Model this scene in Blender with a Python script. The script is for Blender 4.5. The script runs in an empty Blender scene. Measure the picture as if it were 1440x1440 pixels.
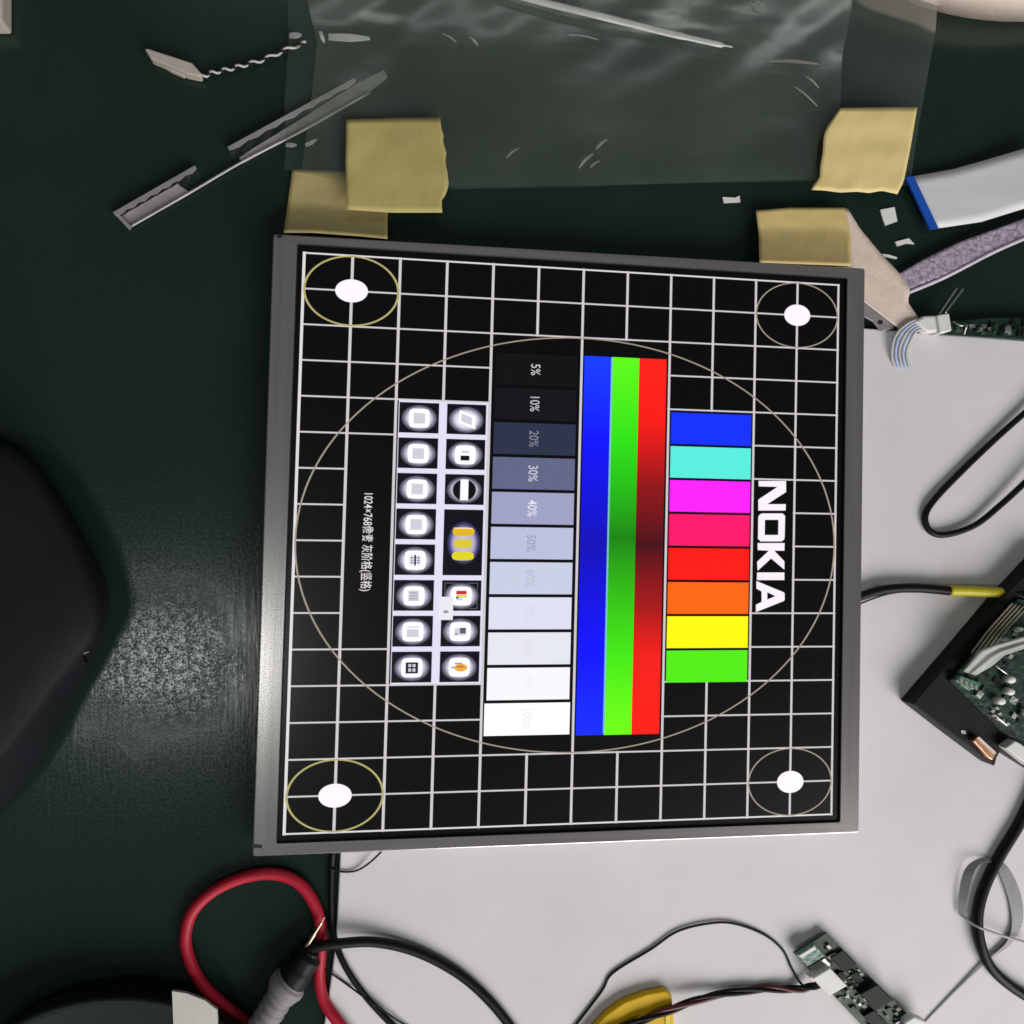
import bpy, bmesh, math, random
from mathutils import Vector, Matrix, noise
random.seed(7)
scene = bpy.context.scene
COL = scene.collection

# ------------------------------------------------------------------ camera
F = 1220.0            # focal length in picture widths / 1440
GRID = 0.019          # one square of the test pattern, metres
Z_SCREEN = 0.0118     # height of the glass above the table top
Z_FRAME = 0.0130      # height of the metal bezel
Z_SHEET = 0.0025      # top of the white sheet
w = Vector((-0.02272379, -0.15053203, 0.02193303))
t = Vector((1.42261406, 0.71163537, 18.86296667))
R = Matrix.Rotation(w.length, 3, w.normalized())
FL = Matrix(((1, 0, 0), (0, -1, 0), (0, 0, -1)))
CAM = FL @ (-(R.transposed() @ t)) * GRID + Vector((0, 0, Z_SCREEN))
ax = [FL @ Vector(R[i]) for i in range(3)]
cam = bpy.data.objects.new('camera', bpy.data.cameras.new('camera'))
COL.objects.link(cam)
cam.matrix_world = Matrix((
    (ax[0].x, -ax[1].x, -ax[2].x, CAM.x), (ax[0].y, -ax[1].y, -ax[2].y, CAM.y),
    (ax[0].z, -ax[1].z, -ax[2].z, CAM.z), (0, 0, 0, 1)))
cam.data.sensor_width = 36; cam.data.lens = F / 1440 * 36
cam.data.clip_start = 0.01; cam.data.clip_end = 50
scene.camera = cam

def at(px, py, z=0.0):
    """table-space point at height z measured off the photograph (1440 px square)"""
    d = ax[0] * ((px - 720) / F) + ax[1] * ((py - 720) / F) + ax[2]
    return CAM + d * ((z - CAM.z) / d.z)

# ------------------------------------------------------------------ light
world = bpy.data.worlds.new('World'); scene.world = world; world.use_nodes = True
world.node_tree.nodes['Background'].inputs[0].default_value = (0.95, 1.0, 0.98, 1)
world.node_tree.nodes['Background'].inputs[1].default_value = 0.07
def area(name, loc, target, sx, sy, power, col, spin=0):
    l = bpy.data.lights.new(name, 'AREA'); l.shape = 'RECTANGLE'; l.size = sx; l.size_y = sy
    l.energy = power; l.color = col
    o = bpy.data.objects.new(name, l); COL.objects.link(o); o.location = loc
    q = (Vector(target) - Vector(loc)).to_track_quat('-Z', 'Y')
    o.rotation_euler = q.to_euler(); return o
m = at(236, 930)
rd = (m - CAM).normalized(); rd.z = -rd.z
tube = m + rd * (1.5 / rd.z)
l = area('ceiling_tube_lamp', tube, (tube.x, tube.y, 0), 0.26, 0.16, 2.3, (0.97, 1.0, 0.97))
area('ceiling_panel_lamp', (1.35, -2.2, 1.75), (0.1, 0, 0), 2.8, 1.8, 112.0, (1.0, 0.975, 0.97))
m = at(720, -70)
rd = (m - CAM).normalized(); rd.z = -rd.z
far = m + rd * (1.5 / rd.z)
area('ceiling_tube_lamp', far, (far.x, far.y, 0), 1.5, 0.10, 1.5, (0.95, 1.0, 0.96))
scene.view_settings.view_transform = 'Standard'; scene.view_settings.look = 'None'
scene.view_settings.exposure = 0.10; scene.view_settings.gamma = 1
scene.cycles.filter_width = 1.6; scene.cycles.max_bounces = 8; scene.cycles.transparent_max_bounces = 16

# ------------------------------------------------------------------ materials
def lin(c):
    return tuple(((v / 255) / 12.92 if v / 255 <= 0.04045 else ((v / 255 + 0.055) / 1.055) ** 2.4) for v in c)
def mat(name, col, rough=0.5, metal=0.0, spec=0.5, var=0.0, scale=200.0, bump=0.0, bscale=None, stretch=(1, 1, 1), trans=0.0):
    M = bpy.data.materials.new(name); M.use_nodes = True
    nt = M.node_tree; b = nt.nodes['Principled BSDF']
    b.inputs['Base Color'].default_value = (*col, 1); b.inputs['Roughness'].default_value = rough
    b.inputs['Metallic'].default_value = metal; b.inputs['Specular IOR Level'].default_value = spec
    if trans: b.inputs['Transmission Weight'].default_value = trans
    if var or bump:
        tc = nt.nodes.new('ShaderNodeTexCoord'); mp = nt.nodes.new('ShaderNodeMapping')
        mp.inputs['Scale'].default_value = stretch
        nt.links.new(tc.outputs['Object'], mp.inputs['Vector'])
        n = nt.nodes.new('ShaderNodeTexNoise'); n.inputs['Scale'].default_value = scale; n.inputs['Detail'].default_value = 5
        nt.links.new(mp.outputs[0], n.inputs['Vector'])
        if var:
            r = nt.nodes.new('ShaderNodeMapRange')
            r.inputs['From Min'].default_value = 0.3; r.inputs['From Max'].default_value = 0.7
            r.inputs['To Min'].default_value = 1 - var; r.inputs['To Max'].default_value = 1 + var
            nt.links.new(n.outputs['Fac'], r.inputs['Value'])
            mx = nt.nodes.new('ShaderNodeMix'); mx.data_type = 'RGBA'; mx.blend_type = 'MULTIPLY'; mx.inputs['Factor'].default_value = 1
            mx.inputs['A'].default_value = (*col, 1)
            nt.links.new(r.outputs[0], mx.inputs['B']); nt.links.new(mx.outputs['Result'], b.inputs['Base Color'])
        if bump:
            n2 = n
            if bscale:
                n2 = nt.nodes.new('ShaderNodeTexNoise'); n2.inputs['Scale'].default_value = bscale; n2.inputs['Detail'].default_value = 4
                nt.links.new(mp.outputs[0], n2.inputs['Vector'])
            bp = nt.nodes.new('ShaderNodeBump'); bp.inputs['Strength'].default_value = bump; bp.inputs['Distance'].default_value = 0.001
            nt.links.new(n2.outputs['Fac'], bp.inputs['Height']); nt.links.new(bp.outputs[0], b.inputs['Normal'])
    return M
def glow(name, rgb, strength=1.0):
    """a lit area of the LCD"""
    if name in bpy.data.materials: return bpy.data.materials[name]
    M = bpy.data.materials.new(name); M.use_nodes = True; b = M.node_tree.nodes['Principled BSDF']
    b.inputs['Base Color'].default_value = (0.003, 0.003, 0.004, 1); b.inputs['Roughness'].default_value = 0.26; b.inputs['Specular IOR Level'].default_value = 0.35
    b.inputs['Emission Color'].default_value = (*lin(rgb), 1); b.inputs['Emission Strength'].default_value = strength
    return M
def glow_ramp(name, stops, axis=1, radial=False, fine=0.0):
    """a lit area whose picture content runs through several colours"""
    M = glow(name, (0, 0, 0)); nt = M.node_tree; b = nt.nodes['Principled BSDF']
    tc = nt.nodes.new('ShaderNodeTexCoord'); rp = nt.nodes.new('ShaderNodeValToRGB')
    if radial:
        mp = nt.nodes.new('ShaderNodeMapping'); mp.inputs['Location'].default_value = (-1, -1, 0); mp.inputs['Scale'].default_value = (2, 2, 0)
        g = nt.nodes.new('ShaderNodeVectorMath'); g.operation = 'LENGTH'
        nt.links.new(tc.outputs['Generated'], mp.inputs[0]); nt.links.new(mp.outputs[0], g.inputs[0]); nt.links.new(g.outputs['Value'], rp.inputs[0])
    else:
        s = nt.nodes.new('ShaderNodeSeparateXYZ'); nt.links.new(tc.outputs['Generated'], s.inputs[0]); nt.links.new(s.outputs[axis], rp.inputs[0])
    e = rp.color_ramp.elements
    while len(e) < len(stops): e.new(0.5)
    for el, (p, c) in zip(e, stops):
        el.position = p; el.color = (*lin(c), 1)
    nt.links.new(rp.outputs[0], b.inputs['Emission Color'])
    return M

def mat_surface():
    M = bpy.data.materials.new('green_mat_rubber'); M.use_nodes = True
    nt = M.node_tree; N = nt.nodes.new; L = nt.links.new; b = nt.nodes['Principled BSDF']
    tc = N('ShaderNodeTexCoord')
    n = N('ShaderNodeTexNoise'); n.inputs['Scale'].default_value = 9; n.inputs['Detail'].default_value = 4
    L(tc.outputs['Object'], n.inputs['Vector'])
    cr = N('ShaderNodeValToRGB'); cr.color_ramp.elements[0].position = 0.3; cr.color_ramp.elements[1].position = 0.7
    cr.color_ramp.elements[0].color = (0.0075, 0.0185, 0.0135, 1); cr.color_ramp.elements[1].color = (0.0115, 0.026, 0.0190, 1)
    L(n.outputs['Fac'], cr.inputs[0]); L(cr.outputs[0], b.inputs['Base Color'])
    # worn, scuffed patches: rougher with a crackle of fine scratches
    n2 = N('ShaderNodeTexNoise'); n2.inputs['Scale'].default_value = 900; n2.inputs['Detail'].default_value = 4
    L(tc.outputs['Object'], n2.inputs['Vector'])
    mp = N('ShaderNodeMapping'); mp.inputs['Scale'].default_value = (1, 0.12, 1); mp.inputs['Rotation'].default_value = (0, 0, 0.15)
    L(tc.outputs['Object'], mp.inputs[0])
    n3 = N('ShaderNodeTexNoise'); n3.inputs['Scale'].default_value = 520; n3.inputs['Detail'].default_value = 3
    L(mp.outputs[0], n3.inputs['Vector'])
    vo = N('ShaderNodeTexVoronoi'); vo.feature = 'DISTANCE_TO_EDGE'; vo.inputs['Scale'].default_value = 280
    wp = N('ShaderNodeMixRGB'); wp.inputs[0].default_value = 0.009; L(tc.outputs['Object'], wp.inputs[1]); L(n2.outputs['Color'], wp.inputs[2])
    L(wp.outputs[0], vo.inputs['Vector'])
    vr = N('ShaderNodeMapRange'); vr.inputs['From Max'].default_value = 0.09; L(vo.outputs['Distance'], vr.inputs['Value'])
    # the crackle sits in worn spots only
    spot = at(212, 925)
    wn = N('ShaderNodeTexNoise'); wn.inputs['Scale'].default_value = 45; wn.inputs['Detail'].default_value = 4; L(tc.outputs['Object'], wn.inputs['Vector'])
    vd = N('ShaderNodeVectorMath'); vd.operation = 'DISTANCE'; vd.inputs[1].default_value = (spot.x, spot.y, 0.02); L(tc.outputs['Object'], vd.inputs[0])
    wa = N('ShaderNodeMath'); wa.operation = 'MULTIPLY_ADD'; wa.inputs[1].default_value = 0.045; L(wn.outputs['Fac'], wa.inputs[0]); L(vd.outputs['Value'], wa.inputs[2])
    wr = N('ShaderNodeMapRange'); wr.inputs['From Min'].default_value = 0.062; wr.inputs['From Max'].default_value = 0.040; L(wa.outputs[0], wr.inputs['Value'])
    a1 = N('ShaderNodeMath'); a1.operation = 'MULTIPLY_ADD'; a1.inputs[1].default_value = 0.25; L(n2.outputs['Fac'], a1.inputs[0]); L(n3.outputs['Fac'], a1.inputs[2])
    a2 = N('ShaderNodeMath'); a2.operation = 'MULTIPLY'; L(vr.outputs[0], a2.inputs[0]); L(wr.outputs[0], a2.inputs[1])
    ad = N('ShaderNodeMath'); ad.operation = 'MULTIPLY_ADD'; ad.inputs[1].default_value = 1.15; L(a2.outputs[0], ad.inputs[0]); L(a1.outputs[0], ad.inputs[2])
    bp = N('ShaderNodeBump'); bp.inputs['Strength'].default_value = 0.09; bp.inputs['Distance'].default_value = 0.0006
    L(ad.outputs[0], bp.inputs['Height']); L(bp.outputs[0], b.inputs['Normal'])
    r = N('ShaderNodeMapRange'); r.inputs['From Min'].default_value = 0.35; r.inputs['From Max'].default_value = 0.65
    r.inputs['To Min'].default_value = 0.13; r.inputs['To Max'].default_value = 0.22
    L(n2.outputs['Fac'], r.inputs['Value']); L(r.outputs[0], b.inputs['Roughness'])
    b.inputs['Specular IOR Level'].default_value = 0.34
    return M
def film_mat(name, haze, gloss, rough, tint):
    M = bpy.data.materials.new(name); M.use_nodes = True; nt = M.node_tree; N = nt.nodes.new; L = nt.links.new
    nt.nodes.remove(nt.nodes['Principled BSDF']); out = nt.nodes['Material Output']
    tr = N('ShaderNodeBsdfTransparent'); tr.inputs[0].default_value = (0.93, 0.94, 0.93, 1)
    df = N('ShaderNodeBsdfDiffuse'); df.inputs[0].default_value = (*tint, 1)
    gl = N('ShaderNodeBsdfGlossy'); gl.inputs['Roughness'].default_value = rough
    tc = N('ShaderNodeTexCoord'); n = N('ShaderNodeTexNoise'); n.inputs['Scale'].default_value = 22; n.inputs['Detail'].default_value = 3
    L(tc.outputs['Object'], n.inputs['Vector'])
    wmp = N('ShaderNodeMapping'); wmp.inputs['Scale'].default_value = (0.45, 1.3, 1); wmp.inputs['Rotation'].default_value = (0, 0, 0.2); L(tc.outputs['Object'], wmp.inputs[0])
    wk = N('ShaderNodeTexNoise'); wk.inputs['Scale'].default_value = 20; wk.inputs['Detail'].default_value = 2.5; wk.inputs['Distortion'].default_value = 0.3
    L(wmp.outputs[0], wk.inputs['Vector'])
    wb = N('ShaderNodeBump'); wb.inputs['Strength'].default_value = 0.45; wb.inputs['Distance'].default_value = 0.002; L(wk.outputs['Fac'], wb.inputs['Height'])
    L(wb.outputs[0], gl.inputs['Normal'])
    mr = N('ShaderNodeMapRange'); mr.inputs['From Min'].default_value = 0.3; mr.inputs['From Max'].default_value = 0.7
    mr.inputs['To Min'].default_value = haze * 0.6; mr.inputs['To Max'].default_value = haze * 1.4
    L(n.outputs['Fac'], mr.inputs['Value'])
    m1 = N('ShaderNodeMixShader'); L(mr.outputs[0], m1.inputs[0]); L(tr.outputs[0], m1.inputs[1]); L(df.outputs[0], m1.inputs[2])
    fr = N('ShaderNodeFresnel'); fr.inputs[0].default_value = 1.45
    mm = N('ShaderNodeMath'); mm.operation = 'MULTIPLY'; mm.inputs[1].default_value = gloss; L(fr.outputs[0], mm.inputs[0])
    m2 = N('ShaderNodeMixShader'); L(mm.outputs[0], m2.inputs[0]); L(m1.outputs[0], m2.inputs[1]); L(gl.outputs[0], m2.inputs[2])
    L(m2.outputs[0], out.inputs['Surface'])
    return M

M = {}
M['mat'] = mat_surface()
M['sheet'] = mat('white_foam_sheet', (0.66, 0.64, 0.645), 0.6, var=0.045, scale=12, bump=0.9, bscale=16)
M['steel_v'] = mat('brushed_steel_lengthwise', (0.42, 0.40, 0.395), 0.21, 0.8, var=0.10, scale=420, bump=0.015, stretch=(1, 0.03, 1))
M['steel_h'] = mat('brushed_steel_crosswise', (0.42, 0.40, 0.395), 0.21, 0.8, var=0.10, scale=420, bump=0.015, stretch=(0.03, 1, 1))
M['glass'] = mat('dark_lcd_glass', (0.003, 0.003, 0.004), 0.24, spec=0.35)
M['black'] = mat('black_plastic', (0.005, 0.005, 0.006), 0.5, spec=0.2, var=0.2, scale=60, bump=0.05, bscale=700)
M['cable'] = mat('black_cable_jacket', (0.006, 0.005, 0.006), 0.45, spec=0.2, bump=0.04, bscale=900, var=0.15, scale=300)
M['tape'] = mat('masking_tape_paper', (0.42, 0.345, 0.12), 0.62, var=0.09, scale=45, bump=0.22, bscale=300, stretch=(1, 0.35, 1))
M['tape2'] = mat('masking_tape_paper_double', (0.43, 0.35, 0.145), 0.6, var=0.12, scale=40, bump=0.2, bscale=300, stretch=(0.35, 1, 1))
M['tape4'] = mat('pale_masking_tape', (0.76, 0.60, 0.26), 0.62, var=0.06, scale=45, bump=0.18, bscale=300, stretch=(1, 0.35, 1))
M['tape5'] = mat('warm_masking_tape', (0.64, 0.49, 0.20), 0.6, var=0.06, scale=45, bump=0.2, bscale=300, stretch=(1, .35, 1))
M['tape3'] = mat('cream_tape_paper', (0.74, 0.61, 0.52), 0.6, var=0.05, scale=60, bump=0.2, bscale=420)
M['film'] = film_mat('clear_film', 0.016, 0.8, 0.10, (0.55, 0.78, 0.62))
M['film2'] = film_mat('clear_film_inner', 0.021, 0.6, 0.17, (0.66, 0.76, 0.66))
M['crease_glint'] = film_mat('film_crease_glint', 0.40, 2.0, 0.12, (0.8, 0.8, 0.78))  # glints along film folds, put into the colour as a whitish haze
M['alu'] = mat('dull_aluminium', (0.36, 0.33, 0.335), 0.4, 0.4, var=0.15, scale=120, bump=0.05)
M['white'] = mat('white_plastic', (0.72, 0.71, 0.68), 0.45, var=0.04, scale=150)
M['cream'] = mat('cream_plastic', (0.42, 0.37, 0.32), 0.5, var=0.08, scale=160)
M['paper'] = mat('white_paper', (0.55, 0.53, 0.49), 0.7, var=0.06, scale=90, bump=0.1, bscale=600)
M['ffc'] = mat('white_flat_cable', (0.62, 0.61, 0.63), 0.42, var=0.04, scale=260, stretch=(0.05, 1, 1))
M['blue'] = mat('blue_stiffener', (0.008, 0.075, 0.42), 0.4, var=0.08, scale=150)
M['lilac'] = mat('lilac_wrinkled_film', (0.42, 0.34, 0.45), 0.35, 0.15, var=0.45, scale=520, bump=0.8, bscale=420)
M['lilac_edge'] = mat('pale_lilac_edge', (0.62, 0.54, 0.64), 0.4, var=0.12, scale=300)
M['paleblue'] = mat('pale_blue_wire', (0.42, 0.50, 0.72), 0.4, var=0.05, scale=200)
M['whitewire'] = mat('white_wire', (0.5, 0.485, 0.46), 0.45, var=0.05, scale=200)
M['lead'] = mat('grey_white_lead', (0.33, 0.335, 0.31), 0.5, var=0.15, scale=200, stretch=(1, .2, 1))
M['yellow'] = mat('yellow_sleeve', (0.66, 0.58, 0.02), 0.4, var=0.08, scale=200)
M['yellow2'] = mat('amber_yellow_plastic', (0.74, 0.45, 0.003), 0.5, spec=0.25, var=0.06, scale=60)
M['pcb'] = mat('green_circuit_board', (0.022, 0.052, 0.030), 0.38, var=0.7, scale=420, bump=0.06, bscale=500, spec=0.3)
M['pcb2'] = mat('dark_green_circuit_board', (0.008, 0.030, 0.018), 0.35, var=0.6, scale=300, bump=0.3, bscale=400)
M['chip'] = mat('chip_package', (0.006, 0.008, 0.006), 0.5, spec=0.2, var=0.2, scale=200)
M['solder'] = mat('solder_metal', (0.55, 0.56, 0.54), 0.32, 1.0, bump=0.2, bscale=700)
M['tin'] = mat('tinned_shell', (0.5, 0.5, 0.48), 0.35, 0.9, var=0.15, scale=300)
M['ceramic'] = mat('tan_ceramic', (0.30, 0.27, 0.20), 0.5, var=0.1, scale=300)
M['copper'] = mat('copper_coil', (0.42, 0.23, 0.13), 0.35, 0.8, var=0.3, scale=500, stretch=(1, 0.05, 1))
M['clearplug'] = mat('greenish_clear_plug', (0.10, 0.20, 0.16), 0.25, var=0.4, scale=500, bump=0.3)
M['red'] = mat('red_cable_jacket', (0.40, 0.009, 0.028), 0.45, spec=0.3, var=0.08, scale=90)
M['grey'] = mat('grey_rubber', (0.21, 0.195, 0.21), 0.55, spec=0.3, var=0.08, scale=200)
M['greyfilm'] = mat('grey_flat_ribbon', (0.30, 0.29, 0.31), 0.4, var=0.15, scale=120)
M['gold'] = mat('gold_plated_pin', (0.62, 0.50, 0.32), 0.3, 1.0)
M['dish'] = mat('dark_grey_plastic', (0.011, 0.016, 0.014), 0.45, spec=0.25, var=0.1, scale=40, bump=0.05, bscale=500)
M['case'] = mat('matte_black_shell', (0.004, 0.0052, 0.007), 0.65, spec=0.18, var=0.15, scale=60, bump=0.12, bscale=600)
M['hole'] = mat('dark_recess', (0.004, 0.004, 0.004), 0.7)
M['darkred'] = mat('dark_red_wire', (0.10, 0.012, 0.012), 0.4)

# ------------------------------------------------------------------ builders
ORG = {}
def tag(o, label, cat, group=None, kind=None):
    o['label'] = label; o['category'] = cat
    if group: o['group'] = group
    if kind: o['kind'] = kind
    return o
def thing(name, loc, label, cat, group=None):
    o = bpy.data.objects.new(name, None); o.empty_display_size = 0.01
    COL.objects.link(o); o.location = loc; ORG[o] = Vector(loc)
    return tag(o, label, cat, group)
def obj(name, verts, faces, m, parent=None, smooth=False, bevel=0, seg=2):
    vs = [Vector(v) for v in verts]
    org = ORG[parent] if parent is not None else sum(vs, Vector()) / len(vs)
    if parent is None: org = Vector((org.x, org.y, min(v.z for v in vs)))
    me = bpy.data.meshes.new(name); me.from_pydata([v - org for v in vs], [], faces)
    bm = bmesh.new(); bm.from_mesh(me)
    bmesh.ops.recalc_face_normals(bm, faces=bm.faces)
    if bevel:
        bmesh.ops.bevel(bm, geom=[e for e in bm.edges if e.is_boundary is False and e.calc_face_angle(0) > 0.6],
                        offset=bevel, segments=seg, affect='EDGES', profile=0.5)
    bm.to_mesh(me); bm.free()
    if smooth:
        for p in me.polygons: p.use_smooth = True
    for mm in (m if isinstance(m, list) else [m]): me.materials.append(mm)
    o = bpy.data.objects.new(name, me); COL.objects.link(o); ORG[o] = org
    if parent is not None: o.parent = parent
    else: o.location = org
    return o
def prism_w(name, top, z0, z1, m, parent=None, bevel=0.0, bottom=None, smooth=False, seg=2):
    n = len(top); bot = bottom or top
    vs = [Vector((p[0], p[1], z1)) for p in top] + [Vector((p[0], p[1], z0)) for p in bot]
    fs = [tuple(range(n)), tuple(range(2 * n - 1, n - 1, -1))] + [(i, n + i, n + (i + 1) % n, (i + 1) % n) for i in range(n)]
    return obj(name, vs, fs, m, parent, smooth, bevel, seg)
def prism(name, poly, z0, z1, m, parent=None, bevel=0.0, seg=2):
    return prism_w(name, [at(x, y, z1)[:2] for x, y in poly], z0, z1, m, parent, bevel, seg=seg)
def catmull(P, n=6):
    P = [Vector(p) for p in P]
    if len(P) < 3: return P
    out = []
    for i in range(len(P) - 1):
        a, b, c, d = P[max(i - 1, 0)], P[i], P[i + 1], P[min(i + 2, len(P) - 1)]
        for k in range(n):
            s = k / n
            out.append(0.5 * ((2 * b) + (c - a) * s + (2 * a - 5 * b + 4 * c - d) * s * s + (3 * b - a - 3 * c + d) * s ** 3))
    return out + [P[-1]]
def tube_w(name, P, r, m, parent=None, sides=10, n=6, radii=None, flat=1.0):
    P = catmull(P, n); vs = []; fs = []
    up = Vector((0, 0, 1)); K = len(P)
    for i, p in enumerate(P):
        tg = (P[min(i + 1, K - 1)] - P[max(i - 1, 0)]).normalized()
        side = tg.cross(up)
        if side.length < 1e-4: side = tg.cross(Vector((0, 1, 0)))
        side.normalize(); nrm = side.cross(tg).normalized()
        rr = r if radii is None else radii[min(int(i / max(K - 1, 1) * (len(radii) - 1) + 0.5), len(radii) - 1)]
        for j in range(sides):
            a = 2 * math.pi * j / sides
            vs.append(p + side * (rr * math.cos(a)) + nrm * (rr * flat * math.sin(a)))
    for i in range(K - 1):
        for j in range(sides):
            fs.append((i * sides + j, i * sides + (j + 1) % sides, (i + 1) * sides + (j + 1) % sides, (i + 1) * sides + j))
    fs += [tuple(range(sides)), tuple(range(K * sides - 1, (K - 1) * sides - 1, -1))]
    return obj(name, vs, fs, m, parent, True)
def tube(name, pts, r, m, parent=None, **k):
    return tube_w(name, [at(*p) for p in pts], r, m, parent, **k)
def ribbon(name, pts, m, parent=None, thick=0.0003, n=6):
    """flat band: each point is px, py, z, half width in metres, tilt"""
    P = catmull([at(*p[:3]) for p in pts], n); Wd = catmull([Vector((p[3], p[4] if len(p) > 4 else 0, 0)) for p in pts], n)
    vs = []; fs = []; K = len(P)
    for i, p in enumerate(P):
        tg = (P[min(i + 1, K - 1)] - P[max(i - 1, 0)]).normalized()
        s = tg.cross(Vector((0, 0, 1))).normalized()
        s = s * math.cos(Wd[i].y) + Vector((0, 0, 1)) * math.sin(Wd[i].y)
        nr = s.cross(tg).normalized() * (thick / 2)
        h = s * Wd[i].x
        vs += [p + h + nr, p - h + nr, p - h - nr, p + h - nr]
    for i in range(K - 1):
        for j in range(4): fs.append((4 * i + j, 4 * i + (j + 1) % 4, 4 * i + 4 + (j + 1) % 4, 4 * i + 4 + j))
    fs += [(0, 1, 2, 3), (4 * K - 1, 4 * K - 2, 4 * K - 3, 4 * K - 4)]
    return obj(name, vs, fs, m, parent, False)
def along(poly, s):
    L = [math.dist(poly[i], poly[i + 1]) for i in range(len(poly) - 1)]
    d = s * sum(L)
    for i, q in enumerate(L):
        if d <= q or i == len(L) - 1:
            k = min(d / q, 1) if q else 0
            return (poly[i][0] + (poly[i + 1][0] - poly[i][0]) * k, poly[i][1] + (poly[i + 1][1] - poly[i][1]) * k)
        d -= q
def patch(name, top, right, bottom, left, zf, m, parent=None, nx=24, ny=16, thick=0.00009, smooth=True):
    """thin sheet spanning four edge polylines (top/bottom run left to right, left/right run downwards)"""
    vs = []; c00, c10, c01, c11 = top[0], top[-1], bottom[0], bottom[-1]
    for lay in (0, 1):
        for j in range(ny + 1):
            v = j / ny
            for i in range(nx + 1):
                u = i / nx
                T, B, Lf, Rt = along(top, u), along(bottom, u), along(left, v), along(right, v)
                q = [(1 - v) * T[k] + v * B[k] + (1 - u) * Lf[k] + u * Rt[k]
                     - ((1 - u) * (1 - v) * c00[k] + u * (1 - v) * c10[k] + (1 - u) * v * c01[k] + u * v * c11[k]) for k in (0, 1)]
                z = zf(u, v)
                p = at(q[0], q[1], z)
                vs.append(p - Vector((0, 0, thick)) * lay)
    W = nx + 1; S = W * (ny + 1); fs = []
    for j in range(ny):
        for i in range(nx):
            a = j * W + i
            fs.append((a, a + 1, a + W + 1, a + W)); fs.append((S + a, S + a + W, S + a + W + 1, S + a + 1))
    edge = [i for i in range(W)] + [j * W + nx for j in range(1, ny + 1)] + [ny * W + i for i in range(nx - 1, -1, -1)] + [j * W for j in range(ny - 1, 0, -1)]
    for k in range(len(edge) if thick > 0.00005 else 0):
        a, b = edge[k], edge[(k + 1) % len(edge)]
        fs.append((a, S + a, S + b, b))
    o = obj(name, vs, fs, m, parent, smooth)
    return o
def nz(x, y, s=1.0, o=0.0): return noise.noise(Vector((x * s + o, y * s - o, o * 0.37)))

# ------------------------------------------------------------------ the table and the white sheet
g = 3.0
top = obj('tabletop', [(-g, -g, -0.02), (g, -g, -0.02), (g, g, -0.02), (-g, g, -0.02), (-g, -g, 0), (g, -g, 0), (g, g, 0), (-g, g, 0)],
          [(0, 3, 2, 1), (4, 5, 6, 7), (0, 1, 5, 4), (1, 2, 6, 5), (2, 3, 7, 6), (3, 0, 4, 7)], M['mat'])
top['kind'] = 'structure'; top['label'] = 'dark green rubber bench mat with a scuffed glossy patch'
sheet = prism('white_sheet', [(700, 452), (1216, 461), (1330, 470), (1450, 479), (1700, 500), (1700, 1700), (440, 1700), (456, 1440), (464, 1385),
                              (471, 1335), (474, 1290), (478, 1205), (480, 1100), (500, 700), (520, 450)], 0.0004, Z_SHEET, M['sheet'], bevel=0.0008, seg=3)
tag(sheet, 'large white foam sheet lying under the lit display panel', 'foam sheet')

# ------------------------------------------------------------------ the display panel
def uvw(u, v, z=Z_SCREEN):
    """point of the test picture: u 0..12 across, v 0..16 down"""
    c = [at(428, 355.5, Z_SCREEN), at(1179, 401, Z_SCREEN), at(1169, 1145, Z_SCREEN), at(399.5, 1173, Z_SCREEN)]
    a, b = u / 12, v / 16
    # projective map of the measured grid corners
    if not hasattr(uvw, 'h'):
        x0, x1, x2, x3 = [p.x for p in c]; y0, y1, y2, y3 = [p.y for p in c]
        dx1, dx2, sx = x1 - x2, x3 - x2, x0 - x1 + x2 - x3; dy1, dy2, sy = y1 - y2, y3 - y2, y0 - y1 + y2 - y3
        den = dx1 * dy2 - dx2 * dy1; gg = (sx * dy2 - dx2 * sy) / den; hh = (dx1 * sy - sx * dy1) / den
        uvw.h = (x1 - x0 + gg * x1, x3 - x0 + hh * x3, x0, y1 - y0 + gg * y1, y3 - y0 + hh * y3, y0, gg, hh)
    h = uvw.h; d = h[6] * a + h[7] * b + 1
    return Vector(((h[0] * a + h[1] * b + h[2]) / d, (h[3] * a + h[4] * b + h[5]) / d, z))

base = uvw(6, 8, Z_SHEET)
panel = thing('display_panel', base, 'bare LCD panel in a brushed steel bezel showing a lit colour test pattern', 'display panel')
fo = [at(384, 328.5, Z_FRAME), at(1217, 377, Z_FRAME), at(1208, 1171.5, Z_FRAME), at(354.5, 1205, Z_FRAME)]
fi = [uvw(-0.13, -0.20, Z_FRAME), uvw(12.17, -0.20, Z_FRAME), uvw(12.17, 16.20, Z_FRAME), uvw(-0.13, 16.20, Z_FRAME)]
def inset(q, c, d):
    return [Vector((p.x + (c.x - p.x) / (c - p).length * d, p.y + (c.y - p.y) / (c - p).length * d, p.z)) for p in q]
cc = sum(fo, Vector()) / 4
def ring(vz):  # vertices of one loop
    return [Vector((p.x, p.y, z)) for p, z in vz]
def roundq(q, r, n=4):
    """quad with rounded corners"""
    out = []
    for i in range(4):
        p, a, b = q[i], q[i - 1], q[(i + 1) % 4]
        da, db = (a - p).normalized(), (b - p).normalized()
        s, e = p + da * r, p + db * r
        for k in range(n + 1):
            tt = k / n
            out.append(s * (1 - tt) ** 2 + p * 2 * tt * (1 - tt) + e * tt ** 2)
    return out
n4 = 5 * 4
loops = []
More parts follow.
